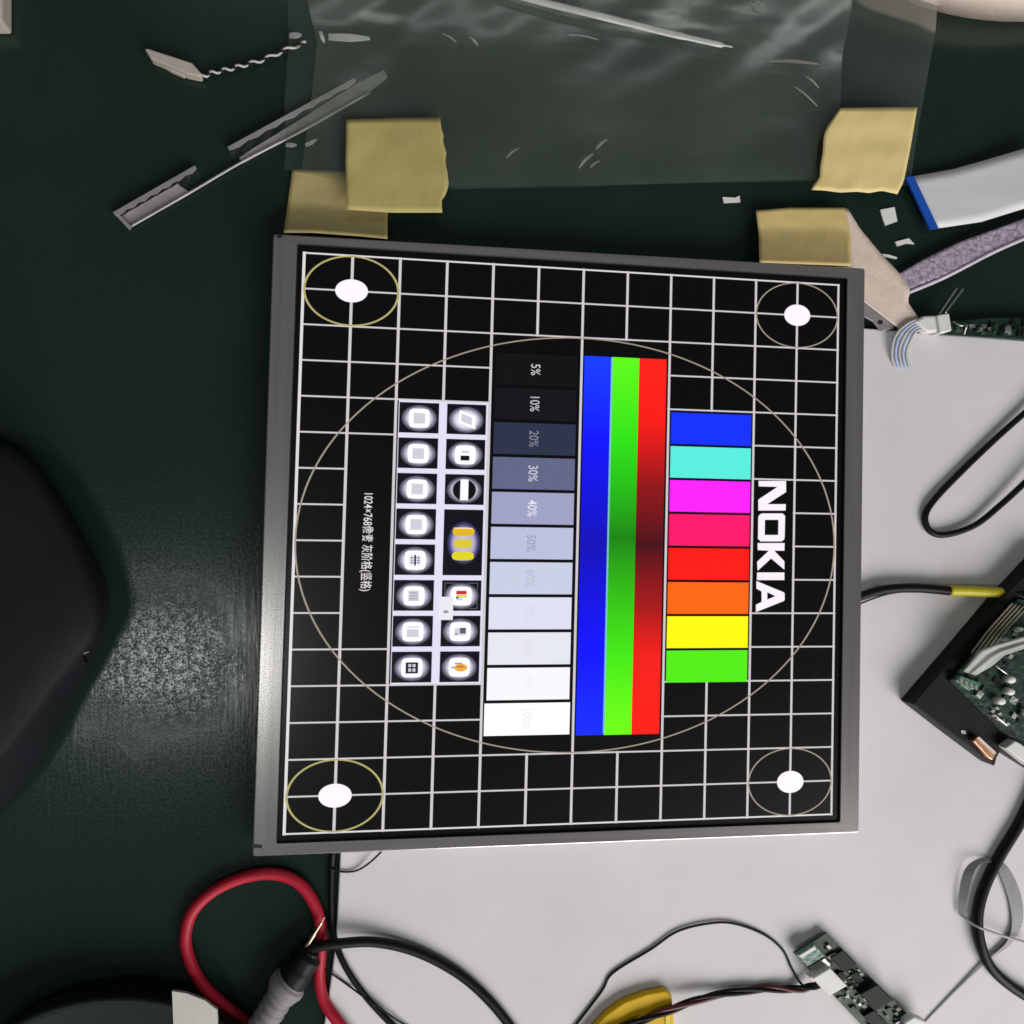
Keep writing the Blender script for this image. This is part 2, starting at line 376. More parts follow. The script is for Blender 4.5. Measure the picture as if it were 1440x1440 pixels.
for q, r, z in ((inset(fo, cc, 0.0), 0.0012, Z_SHEET + 0.0004), (fo, 0.0012, Z_FRAME - 0.0006), (inset(fo, cc, 0.0004), 0.0012, Z_FRAME - 0.0001), (inset(fo, cc, 0.0008), 0.0010, Z_FRAME),
                (inset(fi, cc, -0.0005), 0.0009, Z_FRAME), (inset(fi, cc, -0.0001), 0.0008, Z_FRAME - 0.0002), (fi, 0.0008, Z_SCREEN - 0.0006)):
    loops.append([Vector((p.x, p.y, z)) for p in roundq(q, r)])
vs = [p for lp in loops for p in lp]; fs = []
for k in range(len(loops) - 1):
    for i in range(n4):
        fs.append((k * n4 + i, k * n4 + (i + 1) % n4, (k + 1) * n4 + (i + 1) % n4, (k + 1) * n4 + i))
bez = obj('bezel', vs, fs, [M['steel_v'], M['steel_h'], M['hole']], panel)
for p in bez.data.polygons:
    c = p.center; p.use_smooth = False
    p.material_index = 1 if abs(c.y) * 1.12 > abs(c.x) and abs(c.y) > 0.112 else 0
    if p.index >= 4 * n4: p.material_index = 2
# back pan closes the box under the glass
prism_w('back_pan', [p[:2] for p in inset(fo, cc, 0.0015)], Z_SHEET, Z_SHEET + 0.004, M['alu'], panel)
scr = prism_w('screen', [p[:2] for p in inset(fi, cc, -0.0015)], Z_SHEET + 0.005, Z_SCREEN, M['glass'], panel)
ZL = [Z_SCREEN + 0.00005 * k for k in range(1, 14)]
def flat(name, poly, lay, m, lab=None):
    o = obj(name, [uvw(u, v, ZL[lay]) for u, v in poly], [tuple(range(len(poly)))], m, scr)
    for p in o.data.polygons:
        if p.normal.z < 0: p.flip()
    if lab: o['label'] = lab
    return o
def rect(name, u0, v0, u1, v1, lay, m, lab=None): return flat(name, [(u0, v0), (u1, v0), (u1, v1), (u0, v1)], lay, m, lab)
def ringf(name, cu, cv, ru, rv, wd, lay, m, n=72, lab=None):
    vs = []; fs = []
    for i in range(n):
        a = 2 * math.pi * i / n
        vs.append(uvw(cu + ru * math.cos(a), cv + rv * math.sin(a), ZL[lay]))
        vs.append(uvw(cu + (ru - wd) * math.cos(a), cv + (rv - wd) * math.sin(a), ZL[lay]))
    for i in range(n):
        j = (i + 1) % n; fs.append((2 * i, 2 * j, 2 * j + 1, 2 * i + 1))
    o = obj(name, vs, fs, m, scr)
    return o
def ell(name, cu, cv, ru, rv, lay, m, n=32, p=2.0):
    def sg(x): return math.copysign(abs(x) ** (2 / p), x)
    return flat(name, [(cu + ru * sg(math.cos(2 * math.pi * i / n)), cv + rv * sg(math.sin(2 * math.pi * i / n))) for i in range(n)], lay, m)

LINE = glow('lcd_line', (204, 198, 202)); LINE2 = glow('lcd_line_bright', (220, 214, 218)); CIRC = glow('lcd_circle', (158, 148, 132))
CIRC_Y = glow('lcd_circle_yellow', (176, 166, 108))
def vline(u, v0, v1, wd=0.082, m=LINE): rect('grid_line', u - wd / 2, v0 - 0.03, u + wd / 2, v1 + 0.03, 1, m)
def hline(v, u0, u1, wd=0.075, m=LINE): rect('grid_line', u0 - 0.03, v - wd / 2, u1 + 0.03, v + wd / 2, 0, m)
for u in range(13):
    wd = 0.060 - 0.0010 * u
    if u == 3: segs = [(0, 4), (12, 16)]
    elif u == 5 or u == 7: segs = [(0, 2), (14, 16)]
    elif u == 9: segs = [(0, 4), (12, 16)]
    else: segs = [(0, 16)]
    for a, b in segs: vline(u, a, b, wd, LINE2 if u in (0,) else LINE)
for v in range(17):
    if v in (0, 1, 2, 14, 15, 16): segs = [(0, 12)]
    elif v in (3, 13): segs = [(0, 4), (8, 12)]
    elif v in (4, 12): segs = [(0, 4), (8, 12)]
    elif v in (5, 11): segs = [(0, 2), (10, 12)]
    elif v in (6, 10): segs = [(0, 1), (10, 12)]
    else: segs = [(0, 1), (11, 12)]
    for a, b in segs: hline(v, a, b, 0.046, LINE2 if v in (0, 16) else LINE)
ringf('big_circle', 6, 8, 6.0, 6.0, 0.036, 2, CIRC, 128)
for cu, cv in ((1, 1), (11, 1), (1, 15), (11, 15)):
    ringf('corner_circle', cu, cv, 1.0, 1.0, 0.032 if cu > 6 else 0.045, 2, CIRC if cu > 6 else CIRC_Y)
    ell('corner_disc', cu, cv, 0.34 if cu < 6 else 0.315, 0.325, 3, glow('lcd_disc', (250, 242, 248)))

# colour bars
for i, c in enumerate([(16, 46, 246), (88, 232, 216), (246, 32, 250), (246, 20, 104), (253, 22, 12), (252, 100, 10), (252, 246, 4), (82, 232, 14)]):
    rect('colour_bar', 8.06, 4.09 + i, 9.94, 5.02 + i, 3, glow('lcd_bar_%d' % i, c), ['blue', 'cyan', 'magenta', 'pink', 'red', 'orange', 'yellow', 'lime green'][i] + ' block of the colour column')
# primary bars, bright at both ends
def stops(a, mid, b): return [(0.0, a), (0.2, tuple(int(x * 0.6 + y * 0.4) if 0 else x for x, y in zip(b, mid))), (0.52, mid), (0.8, b), (1.0, b)]
rect('primary_bar', 6.06, 2.53, 6.68, 13.5, 3, glow_ramp('lcd_blue_bar', [(0, (14, 42, 246)), (0.22, (10, 10, 252)), (0.5, (12, 8, 178)), (0.78, (12, 14, 250)), (1, (20, 60, 250))]), 'blue strip of the three primary colours')
rect('primary_bar', 6.68, 2.53, 7.30, 13.5, 3, glow_ramp('lcd_green_bar', [(0, (110, 250, 4)), (0.2, (66, 230, 10)), (0.52, (22, 130, 10)), (0.78, (44, 222, 14)), (1, (92, 246, 20))]), 'green strip of the three primary colours')
rect('primary_bar', 7.30, 2.53, 7.93, 13.5, 3, glow_ramp('lcd_red_bar', [(0, (250, 24, 8)), (0.2, (240, 26, 18)), (0.34, (160, 18, 18)), (0.5, (70, 9, 20)), (0.66, (140, 16, 18)), (0.84, (244, 24, 16)), (1, (250, 30, 20))]), 'red strip of the three primary colours')
rect('bar_edge', 6.662, 2.55, 6.70, 13.45, 4, glow('lcd_bar_edge', (120, 190, 190)))
# grey steps with their percentages
GR = [(11, 9, 9), (16, 13, 18), (42, 48, 70), (96, 100, 132), (156, 158, 190), (182, 188, 216), (196, 202, 222), (218, 218, 236), (224, 225, 236), (242, 240, 245), (255, 252, 254)]
PC = ['5%', '10%', '20%', '30%', '40%', '50%', '60%', '70%', '80%', '90%', '100%']
TX = [(200, 196, 200), (192, 188, 194), (130, 132, 150), (200, 200, 214), (222, 222, 238), (150, 155, 178), (178, 183, 203), (212, 212, 230), (219, 219, 231), (235, 233, 239), (228, 225, 229)]
def text(name, s, u, v, hu, m, lay, lv=None, squeeze=1.0, bold=0.02):
    """lettering lying on its side: reads downwards, its top towards +u"""
    cu = bpy.data.curves.new(name, 'FONT'); cu.body = s; cu.align_x = 'CENTER'; cu.align_y = 'CENTER'; cu.size = 1.0; cu.offset = bold
    o = bpy.data.objects.new(name, cu); COL.objects.link(o)
    dg = bpy.context.evaluated_depsgraph_get(); me = bpy.data.meshes.new_from_object(o.evaluated_get(dg))
    bpy.data.objects.remove(o)
    xs = [q.co.x for q in me.vertices]; ys = [q.co.y for q in me.vertices]
    h = max(ys) - min(ys); mx, my = (max(xs) + min(xs)) / 2, (max(ys) + min(ys)) / 2; k = hu / h
    kv = (lv / (max(xs) - min(xs))) if lv else k * squeeze
    vs = [uvw(u + (q.co.y - my) * k, v + (q.co.x - mx) * kv, ZL[lay]) for q in me.vertices]
    fs = [tuple(p.vertices) for p in me.polygons]
    o2 = obj(name, vs, fs, m, scr)
    for p in o2.data.polygons:
        if p.normal.z < 0: p.flip()
    bpy.data.meshes.remove(me)
    return o2
for i in range(11):
    rect('grey_step', 4.10 if i < 10 else 4.06, 2.55 + i, 5.90 if i < 10 else 5.92, 3.46 + i, 3, glow('lcd_grey_%d' % i, GR[i]), PC[i] + ' grey step')
    text('percent_text', PC[i], 4.98, 3.0 + i, 0.205, glow('lcd_pct_%d' % i, TX[i]), 5, bold=0.004)
text('resolution_text', '1024×768像素 灰阶格(竖格)', 1.48, 8.03, 0.27, glow('lcd_text', (220, 214, 220)), 4, lv=2.72, bold=0.006)

# icon field: white cell frames with an icon in each cell
WF = glow('lcd_cell_frame', (222, 218, 240)); WH = glow('lcd_icon_white', (250, 248, 255)); GY = glow('lcd_icon_grey', (205, 202, 214))
DK = glow('lcd_icon_dark', (34, 34, 52)); MG = glow('lcd_icon_mid', (150, 148, 166))
HALO = glow_ramp('lcd_icon_halo', [(0, (250, 248, 255)), (0.6, (216, 214, 226)), (0.82, (120, 120, 140)), (1, (10, 9, 18))], radial=True)
rect('icon_field', 2.06, 4.02, 3.97, 11.98, 2, WF)
CELL = glow('lcd_cell', (9, 8, 18))
def cell(c, r0, r1):
    rect('icon_cell', 2 + c + (0.075 if c == 0 else 0.085), r0 + 0.075, 3 + c - (0.085 if c == 0 else 0.075), r1 - 0.065, 3, CELL)
    return (2.50 + c, (r0 + r1) / 2 + 0.02)
def sq(cu, cv, s, m, lay=6, p=5.0, sv=None): return ell('icon_shape', cu, cv, s, sv or s * 1.05, lay, m, 28, p)
for r in range(8):
    cu, cv = cell(0, 4 + r, 5 + r)
    ell('icon_halo', cu, cv, 0.385, 0.385, 5, HALO); sq(cu, cv, 0.22, WH, sv=0.27)
    if r < 4: rect('icon_shape', cu - 0.12, cv - 0.15, cu + 0.12, cv + 0.15, 7, GY)
    elif r == 4:
        for k in (-0.07, 0, 0.07):
            rect('icon_shape', cu - 0.12, cv + k - 0.015, cu + 0.12, cv + k + 0.015, 7, MG); rect('icon_shape', cu + k - 0.013, cv - 0.13, cu + k + 0.013, cv + 0.13, 8, MG)
        rect('icon_shape', cu - 0.02, cv - 0.15, cu + 0.02, cv + 0.15, 9, DK)
    elif r == 5:
        rect('icon_shape', cu - 0.12, cv - 0.15, cu + 0.10, cv + 0.15, 7, GY)
        for k in (-0.08, 0.0, 0.08): rect('icon_shape', cu - 0.09, cv + k - 0.018, cu + 0.07, cv + k + 0.012, 8, MG)
    elif r == 6:
        rect('icon_shape', cu - 0.13, cv - 0.07, cu + 0.12, cv + 0.15, 7, GY); rect('icon_shape', cu - 0.12, cv - 0.15, cu + 0.12, cv - 0.11, 7, GY)
    else:
        rect('icon_shape', cu - 0.13, cv - 0.15, cu + 0.13, cv + 0.16, 7, DK); rect('icon_shape', cu - 0.075, cv - 0.10, cu + 0.075, cv + 0.11, 8, GY)
        rect('icon_shape', cu - 0.075, cv - 0.02, cu + 0.075, cv + 0.02, 9, DK); rect('icon_shape', cu - 0.014, cv - 0.10, cu + 0.014, cv + 0.11, 9, DK)
rows = [(4, 5), (5, 6), (6, 7), (7, 9), (9, 10), (10, 11), (11, 12)]
for r, (a, b) in enumerate(rows):
    cu, cv = cell(1, a, b)
    if r == 3:
        ell('icon_halo', cu + 0.02, cv + 0.0, 0.36, 0.62, 4, glow_ramp('lcd_big_halo', [(0, (206, 196, 214)), (0.6, (180, 172, 196)), (0.82, (74, 70, 130)), (1, (9, 8, 18))], radial=True))
        for k, col, s in ((-0.32, (222, 178, 30), 0.235), (0.02, (214, 196, 48), 0.2), (0.37, (220, 208, 40), 0.235)):
            ell('icon_shape', cu + 0.01, cv + k, s, 0.125, 6, glow('lcd_gold_%d' % int(k * 100 + 50), col), 24, 3.0)
        rect('icon_shape', cu - 0.2, cv - 0.43, cu + 0.2, cv - 0.40, 7, glow('lcd_gold_hi', (252, 222, 170)))
        continue
    ell('icon_halo', cu, cv, 0.385, 0.385, 5, HALO)
    if r == 0:
        flat('icon_shape', [(cu - 0.14, cv - 0.28), (cu + 0.2, cv - 0.10), (cu + 0.2, cv + 0.27), (cu - 0.18, cv + 0.08)], 6, WH)
        flat('icon_shape', [(cu - 0.10, cv - 0.18), (cu + 0.12, cv - 0.06), (cu + 0.12, cv + 0.15), (cu - 0.11, cv + 0.04)], 7, GY)
    elif r == 1:
        sq(cu, cv, 0.22, WH, sv=0.27); rect('icon_shape', cu - 0.10, cv + 0.02, cu + 0.09, cv + 0.16, 7, glow('lcd_black', (8, 7, 14)))
        rect('icon_shape', cu - 0.08, cv - 0.12, cu + 0.08, cv - 0.05, 7, GY)
    elif r == 2:
        ell('icon_shape', cu, cv, 0.25, 0.30, 6, glow('lcd_black', (8, 7, 14))); rect('icon_shape', cu - 0.085, cv - 0.30, cu + 0.085, cv + 0.29, 7, WH)
    elif r == 4:
        sq(cu, cv, 0.22, WH, sv=0.265)
        rect('icon_shape', cu - 0.11, cv - 0.15, cu + 0.11, cv - 0.05, 7, glow('lcd_tc_red', (196, 40, 60)))
        rect('icon_shape', cu - 0.11, cv - 0.04, cu + 0.12, cv + 0.04, 7, glow('lcd_tc_yellow', (222, 206, 90)))
        rect('icon_shape', cu - 0.11, cv + 0.05, cu + 0.03, cv + 0.12, 7, glow('lcd_tc_cyan', (176, 222, 226)))
        rect('icon_shape', cu - 0.11, cv + 0.02, cu - 0.06, cv + 0.07, 8, DK)
        for q in ((-0.36, -0.36, -0.345, 0.35), (0.335, -0.36, 0.35, 0.35), (-0.36, -0.375, 0.35, -0.355), (-0.36, 0.34, 0.35, 0.36)):
            rect('selection_line', cu + q[0], cv + q[1], cu + q[2], cv + q[3], 4, glow('lcd_select', (96, 94, 108)))
    elif r == 5:
        sq(cu, cv, 0.22, WH, sv=0.265); rect('icon_shape', cu - 0.12, cv - 0.1, cu + 0.12, cv + 0.1, 7, GY)
        rect('icon_shape', cu - 0.01, cv - 0.11, cu + 0.12, cv + 0.05, 8, glow('lcd_icon_slate', (92, 90, 104))); rect('icon_shape', cu - 0.12, cv + 0.04, cu - 0.06, cv + 0.1, 8, MG)
    else:
        sq(cu, cv, 0.22, WH, sv=0.265)
        ell('icon_shape', cu + 0.03, cv + 0.01, 0.14, 0.11, 7, glow('lcd_icon_orange', (226, 170, 60))); rect('icon_shape', cu - 0.1, cv - 0.13, cu + 0.06, cv - 0.09, 7, MG)
        ell('icon_shape', cu + 0.02, cv - 0.02, 0.09, 0.03, 8, glow('lcd_icon_red', (206, 104, 60))); rect('icon_shape', cu - 0.17, cv - 0.02, cu - 0.11, cv + 0.03, 8, MG)
rect('cursor_block', 3.03, 9.54, 3.33, 10.19, 10, glow('lcd_cursor', (232, 228, 238)))
ell('cursor_mark', 3.18, 9.96, 0.06, 0.045, 11, MG, 16)

# the maker's name, drawn letter by letter
def let(polys):
    return [[(1040 + x / 6, 640 + y / 6) for x, y in p] for p in polys]
NAME = [
    [[(158, 218), (390, 218), (390, 312), (232, 414), (388, 414), (386, 468), (156, 468), (156, 376), (318, 268), (160, 264)]],
    None,
    [[(150, 742), (378, 742), (376, 806), (290, 806), (376, 896), (376, 966), (264, 872), (150, 976), (146, 900), (246, 806), (152, 802)]],
    [[(146, 990), (376, 990), (376, 1054), (144, 1054)]],
]
WN = glow('lcd_name', (244, 236, 242))
def inv_uv(px, py):
    p = at(px, py, Z_SCREEN); u, v = 6.0, 8.0
    for _ in range(6):
        f = uvw(u, v) - p; a = (uvw(u + .01, v) - uvw(u, v)) / .01; b = (uvw(u, v + .01) - uvw(u, v)) / .01
        d = a.x * b.y - a.y * b.x
        u -= (f.x * b.y - f.y * b.x) / d; v -= (a.x * f.y - a.y * f.x) / d
    return u, v
def letter(polys_outer, hole=None):
    bm = bmesh.new(); 
    outer = [uvw(*inv_uv(*q), ZL[4]) for q in polys_outer]
    if hole is None:
        o = obj('name_letter', outer, [tuple(range(len(outer)))], WN, scr)
    else:
        inner = [uvw(*inv_uv(*q), ZL[4]) for q in hole]; n = len(outer)
        o = obj('name_letter', outer + inner, [(i, (i + 1) % n, n + (i + 1) % n, n + i) for i in range(n)], WN, scr)
    bm.free()
    for p in o.data.polygons:
        if p.normal.z < 0: p.flip()
for L in NAME:
    if L:
        for p in let(L): letter(p)
O_out = [(170, 500), (190, 492), (360, 492), (382, 512), (382, 532), (378, 690), (374, 712), (352, 728), (176, 728), (152, 706), (154, 690), (156, 520)]
O_in = [(212, 548), (212, 546), (322, 546), (326, 548), (326, 552), (324, 668), (324, 672), (322, 674), (212, 674), (210, 672), (210, 668), (212, 552)]
letter(let([O_out])[0], let([O_in])[0])
A_out = [(140, 1062), (372, 1158), (378, 1166), (378, 1222), (372, 1230), (136, 1324), (136, 1262), (184, 1238), (184, 1150), (140, 1126)]
A_in = [(232, 1156), (234, 1157), (296, 1188), (296, 1190), (296, 1192), (234, 1217), (232, 1216), (232, 1200), (232, 1180), (232, 1170)]
letter(let([A_out])[0], let([A_in])[0])

# small marks and the mounting tab of the bezel
prism('slot', [(355, 1187), (369, 1188), (368, 1193), (354, 1192)], Z_FRAME - 0.0002, Z_FRAME + 0.00006, M['hole'], panel)
prism('screw_hole', [(393 + 4 * math.cos(a * .7854), 332 + 3 * math.sin(a * .7854)) for a in range(8)], Z_FRAME - 0.0002, Z_FRAME + 0.00006, M['hole'], panel)
tb = prism('mounting_tab', [(1208, 416), (1222, 418), (1238, 436), (1254, 446), (1258, 461), (1240, 466), (1228, 452), (1206, 440)], 0.0032, 0.0044, M['alu'], panel, bevel=0.0003)
prism('tab_hole', [(1238 + 4 * math.cos(a * .7854), 453 + 3.4 * math.sin(a * .7854)) for a in range(8)], 0.0042, 0.00446, M['hole'], tb)

# ------------------------------------------------------------------ plastic film and its tapes
def zfilm1(u, v):
    return 0.0022 + 0.0012 * nz(u * 5, v * 3, 1, 3) + 0.0014 * max(0, 1 - v * 2.2) * (1 + nz(u * 7, v * 5, 1, 9)) + 0.0002
film = patch('plastic_film', [(404, -60), (700, -60), (1322, -60)], [(1322, -60), (1316, 40), (1304, 110), (1288, 200), (1280, 262)],
      [(400, 238), (520, 262), (700, 262), (950, 258), (1180, 254), (1280, 262)], [(404, -60), (406, 60), (400, 140), (402, 200), (400, 238)],
      zfilm1, M['film'], nx=80, ny=34, thick=0.00003)
tag(film, 'wide clear plastic film sheet taped to the mat above the panel', 'plastic film')
def zfilm2(u, v):
    return 0.0052 + 0.0014 * nz(u * 4, v * 3, 1, 13) + 0.0012 * nz(u * 9 + v * 4, v * 3, 1, 21) * (1 - v) + 0.0002
film2 = patch('plastic_film', [(420, -50), (800, -50), (1204, -50)], [(1204, -50), (1196, 20), (1184, 80), (1182, 150), (1150, 200), (1148, 252)],
      [(424, 240), (640, 266), (800, 263), (1000, 256), (1148, 252)], [(420, -50), (446, 60), (440, 120), (424, 240)],
      zfilm2, M['film2'], nx=80, ny=34, thick=0.00003)
tag(film2, 'narrower shiny clear film lying on top of the wide film, crumpled', 'plastic film')
# rolled edge and creases of the upper film, their glints painted in whitish
cr = tube('rolled_edge', [(705, -14, 0.0085), (760, 2, 0.0085), (850, 24, 0.0085), (930, 44, 0.0084), (1000, 60, 0.0082), (1030, 66, 0.0078)], 0.0015, M['crease_glint'], film2, radii=[.0016, .0017, .0017, .0016, .0013, .0004], flat=0.55)
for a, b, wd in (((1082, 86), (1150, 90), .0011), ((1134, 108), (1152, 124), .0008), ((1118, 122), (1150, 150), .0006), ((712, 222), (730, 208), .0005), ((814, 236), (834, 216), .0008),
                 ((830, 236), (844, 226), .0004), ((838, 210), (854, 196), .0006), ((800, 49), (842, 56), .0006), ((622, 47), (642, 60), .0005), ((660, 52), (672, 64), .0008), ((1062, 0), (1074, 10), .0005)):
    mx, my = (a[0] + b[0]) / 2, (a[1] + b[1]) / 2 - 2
    ribbon('crease_glint', [(a[0], a[1], .0076, wd * 0.3, .5), (mx, my, .0080, wd, .5), (b[0], b[1], .0076, wd * 0.4, .5)], M['crease_glint'], film2, thick=0.0001)
for a, b, wd in (((407, 50), (424, 49), .0014), ((450, 44), (456, 60), .0008), ((462, 52), (520, 54), .0018), ((402, 204), (417, 204), .0010), ((430, 205), (446, 196), .0007)):  # creases of the wide film, reflected glints painted on the same way
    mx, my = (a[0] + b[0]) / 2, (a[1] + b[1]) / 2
    ribbon('crease_glint', [(a[0], a[1], .0056, wd * .8, .2), (mx, my, .0060, wd, .2), (b[0], b[1], .0056, wd * .4, .2)], M['crease_glint'], film, thick=0.0001)

TG = 'pieces of masking tape above the panel'
tA = patch('masking_tape', [(411, 238), (470, 240), (546, 246)], [(546, 246), (545, 290), (545, 336)], [(399, 327), (440, 327), (500, 331), (545, 335)], [(411, 238), (404, 290), (399, 327)],
           lambda u, v: 0.0016 + (0.0105 * max(0, (v - 0.55) / 0.45) ** 1.5 if v > 0.55 else 0) + 0.0004 * nz(u * 6, v * 5, 1, 2), M['tape2'])
tag(tA, 'masking tape piece half under another, sticking to the panel top left corner', 'tape', TG)
tB = patch('masking_tape', [(487, 168), (550, 166), (619, 165)], [(619, 165), (621, 182), (624, 190), (623, 200), (628, 214), (626, 228), (629, 240), (631, 258), (628, 272), (621, 282), (622, 299)], [(487, 295), (550, 299), (621, 299)], [(487, 168), (486, 230), (487, 295)],
           lambda u, v: 0.0082 + 0.0005 * nz(u * 4, v * 4, 1, 6) + 0.0007 * abs(u - 0.5) ** 2 * 4 + (0.0003 if u < .12 else 0), M['tape'])
tag(tB, 'square masking tape piece overlapping the piece on the left, holding film', 'tape', TG)
tC = patch('masking_tape', [(1182, 152), (1240, 151), (1290, 151)], [(1290, 151), (1280, 210), (1271, 255), (1262, 273)], [(1141, 267), (1160, 268), (1180, 271), (1205, 270), (1222, 272), (1240, 269), (1262, 274)], [(1182, 152), (1172, 166), (1161, 182), (1158, 194), (1157, 214), (1153, 236), (1153, 250), (1146, 257), (1141, 267)],
           lambda u, v: 0.0075 + 0.0006 * nz(u * 4, v * 4, 1, 16) + 0.0006 * v * v, M['tape4'])
tag(tC, 'pale masking tape piece at the right corner of the clear film', 'tape', TG)
tE = patch('masking_tape', [(1140, 300), (1192, 293)], [(1192, 293), (1210, 322), (1240, 358), (1264, 383), (1281, 408), (1276, 424), (1291, 446)], [(1190, 404), (1222, 430), (1264, 462), (1291, 446)], [(1140, 300), (1160, 350), (1190, 404)],
           lambda u, v: 0.0022 + 0.0035 * v + 0.0003 * nz(u * 4, v * 6, 1, 26), M['tape3'], nx=12, ny=24)
tag(tE, 'cream tape strip running diagonally past the panel top right corner', 'tape', TG)
tD = patch('masking_tape', [(1063, 296), (1110, 292), (1188, 292)], [(1188, 292), (1196, 330), (1197, 374)], [(1068, 369), (1120, 372), (1197, 376)], [(1063, 296), (1067, 330), (1068, 369)],
           lambda u, v: 0.0055 + 0.0080 * max(0, (v - 0.35) / 0.65) ** 1.3 + 0.0003 * nz(u * 5, v * 5, 1, 36), M['tape5'])
tag(tD, 'masking tape piece on the upper right edge of the panel beside the cream strip', 'tape', TG)

# ------------------------------------------------------------------ metal channel and the white connector at upper left
chn = thing('metal_channel', at(340, 205), 'thin grey metal U channel with cut-outs reaching under the film', 'metal strip')
def strip(name, poly, z0, z1, m=M['alu']): return prism(name, poly, z0, z1, m, chn, bevel=0.0001, seg=1)
strip('base_plate', [(166, 306), (181, 320), (267, 270), (254, 262), (250, 258)], 0.0003, 0.0009)
strip('base_plate', [(336, 222), (342, 229), (430, 181), (520, 128), (545, 108), (540, 98), (500, 118), (425, 166), (356, 208)], 0.0003, 0.0009)
tube('lower_flange', [(181, 320, .0016), (265, 272, .0016), (340, 228, .0016), (430, 181, .0016), (520, 130, .0016)], 0.0006, M['alu'], chn, sides=6)
def flange(name, a, b, wd):
    P = [at(a[0], a[1], .0040), at(b[0], b[1], .0040)]
    d = (P[1] - P[0]).normalized(); s = Vector((-d.y, d.x, 0)) * wd; n = 14; vs = []; fs = []
    for i in range(n + 1):
        p = P[0].lerp(P[1], i / n); tooth = -0.0007 if i % 2 else 0.0
        vs += [p + s, p - s * 0.3 + Vector((0, 0, 0)) + s.normalized() * tooth, p - s * 0.3 + s.normalized() * tooth + Vector((0, 0, -0.0005)), p + s + Vector((0, 0, -0.0036))]
    for i in range(n):
        for j in range(4): fs.append((4 * i + j, 4 * i + (j + 1) % 4, 4 * i + 4 + (j + 1) % 4, 4 * i + 4 + j))
    fs += [(0, 1, 2, 3), (4 * n + 3, 4 * n + 2, 4 * n + 1, 4 * n)]
    return obj(name, vs, fs, M['alu'], chn)
flange('upper_flange', (161, 302), (276, 236), 0.0011)
flange('upper_flange', (322, 210), (500, 113), 0.0011)
prism('end_wall', [(160, 300), (164, 298), (183, 317), (180, 321)], 0.0009, 0.0035, M['alu'], chn)

con = thing('wire_connector', at(245, 92), 'small cream plug trailing a twisted black and white wire pair', 'connector')
prism('housing', [(203, 68), (208, 68), (270, 88), (284, 104), (280, 107), (262, 103), (212, 82)], 0.0006, 0.0055, M['cream'], con, bevel=0.0005)
prism('lip', [(212, 82), (262, 103), (258, 107), (240, 99)], 0.0006, 0.0030, M['cream'], con, bevel=0.0003)
for k, (m_, ph) in enumerate(((M['whitewire'], 0), (M['cable'], math.pi))):
    pts = [(248, 97, .0022 + k * .001), (262, 105, .002), (276, 110, .0018)]; base_pts = [(284, 108), (300, 102), (322, 97), (345, 91), (372, 83), (402, 70), (430, 60)]
    out = [at(*p) for p in pts]
    C = catmull([at(x, y, .0022) for x, y in base_pts], 8)
    for i, p in enumerate(C):
        d = (C[min(i + 1, len(C) - 1)] - C[max(i - 1, 0)]).normalized(); s = Vector((-d.y, d.x, 0)); a = ph + i * 0.95
        out.append(p + s * (0.0006 * math.cos(a)) + Vector((0, 0, 0.0006 * math.sin(a))))
    tube_w('wire', out, 0.00052, m_, con, sides=6, n=3)

# ------------------------------------------------------------------ round things at the picture's edges
def rim(cx, cy, rx, ry, z, n=64): return [at(cx + rx * math.cos(2 * math.pi * i / n), cy + ry * math.sin(2 * math.pi * i / n), z) for i in range(n)]
def lathe_px(name, cx, cy, prof, m, parent=None, n=64):
    """stack of ellipses: (rx, ry, z), first and last closed"""
    c = at(cx, cy, prof[0][2]); e = at(cx + 100, cy, prof[0][2]); f = at(cx, cy + 100, prof[0][2])
    kx, ky = (e - c) / 100, (f - c) / 100
    vs = []; fs = []
    for rx, ry, z in prof:
        for i in range(n):
            a = 2 * math.pi * i / n; p = c + kx * (rx * math.cos(a)) + ky * (ry * math.sin(a)); vs.append(Vector((p.x, p.y, z)))
    for k in range(len(prof) - 1):
        for i in range(n): fs.append((k * n + i, k * n + (i + 1) % n, (k + 1) * n + (i + 1) % n, (k + 1) * n + i))
    fs += [tuple(range(n)), tuple(range(len(prof) * n - 1, (len(prof) - 1) * n - 1, -1))]
    return obj(name, vs, fs, m, parent, True)
roll = thing('tape_roll', at(1440, -190), 'roll of tan masking tape cut off by the top right corner', 'tape roll')
c0 = (1440, -190)
vs = []; fs = []; n = 72
c = at(*c0); kx = (at(1540, -190) - c) / 100; ky = (at(1440, -90) - c) / 100
for s, z in ((1.0, 0.0), (1.0, 0.0215), (0.99, 0.022), (0.76, 0.022), (0.75, 0.0215), (0.75, 0.0)):
    for i in range(n):
        a = 2 * math.pi * i / n; p = c + kx * (300 * s * math.cos(a)) + ky * (220 * s * math.sin(a)); vs.append(Vector((p.x, p.y, z)))
for k in range(6):
    for i in range(n): fs.append((k * n + i, k * n + (i + 1) % n, ((k + 1) % 6) * n + (i + 1) % n, ((k + 1) % 6) * n + i))
obj('tape_winding', vs, fs, M['tape3'], roll, True)
vs = [v for v in []]; fs = []
for s, z in ((0.748, 0.0001), (0.748, 0.0222), (0.70, 0.0222), (0.70, 0.0001)):
    for i in range(n):
        a = 2 * math.pi * i / n; p = c + kx * (300 * s * math.cos(a)) + ky * (220 * s * math.sin(a)); vs.append(Vector((p.x, p.y, z)))
for k in range(4):
    for i in range(n): fs.append((k * n + i, k * n + (i + 1) % n, ((k + 1) % 4) * n + (i + 1) % n, ((k + 1) % 4) * n + i))
obj('cardboard_core', vs, fs, M['cream'], roll, True)

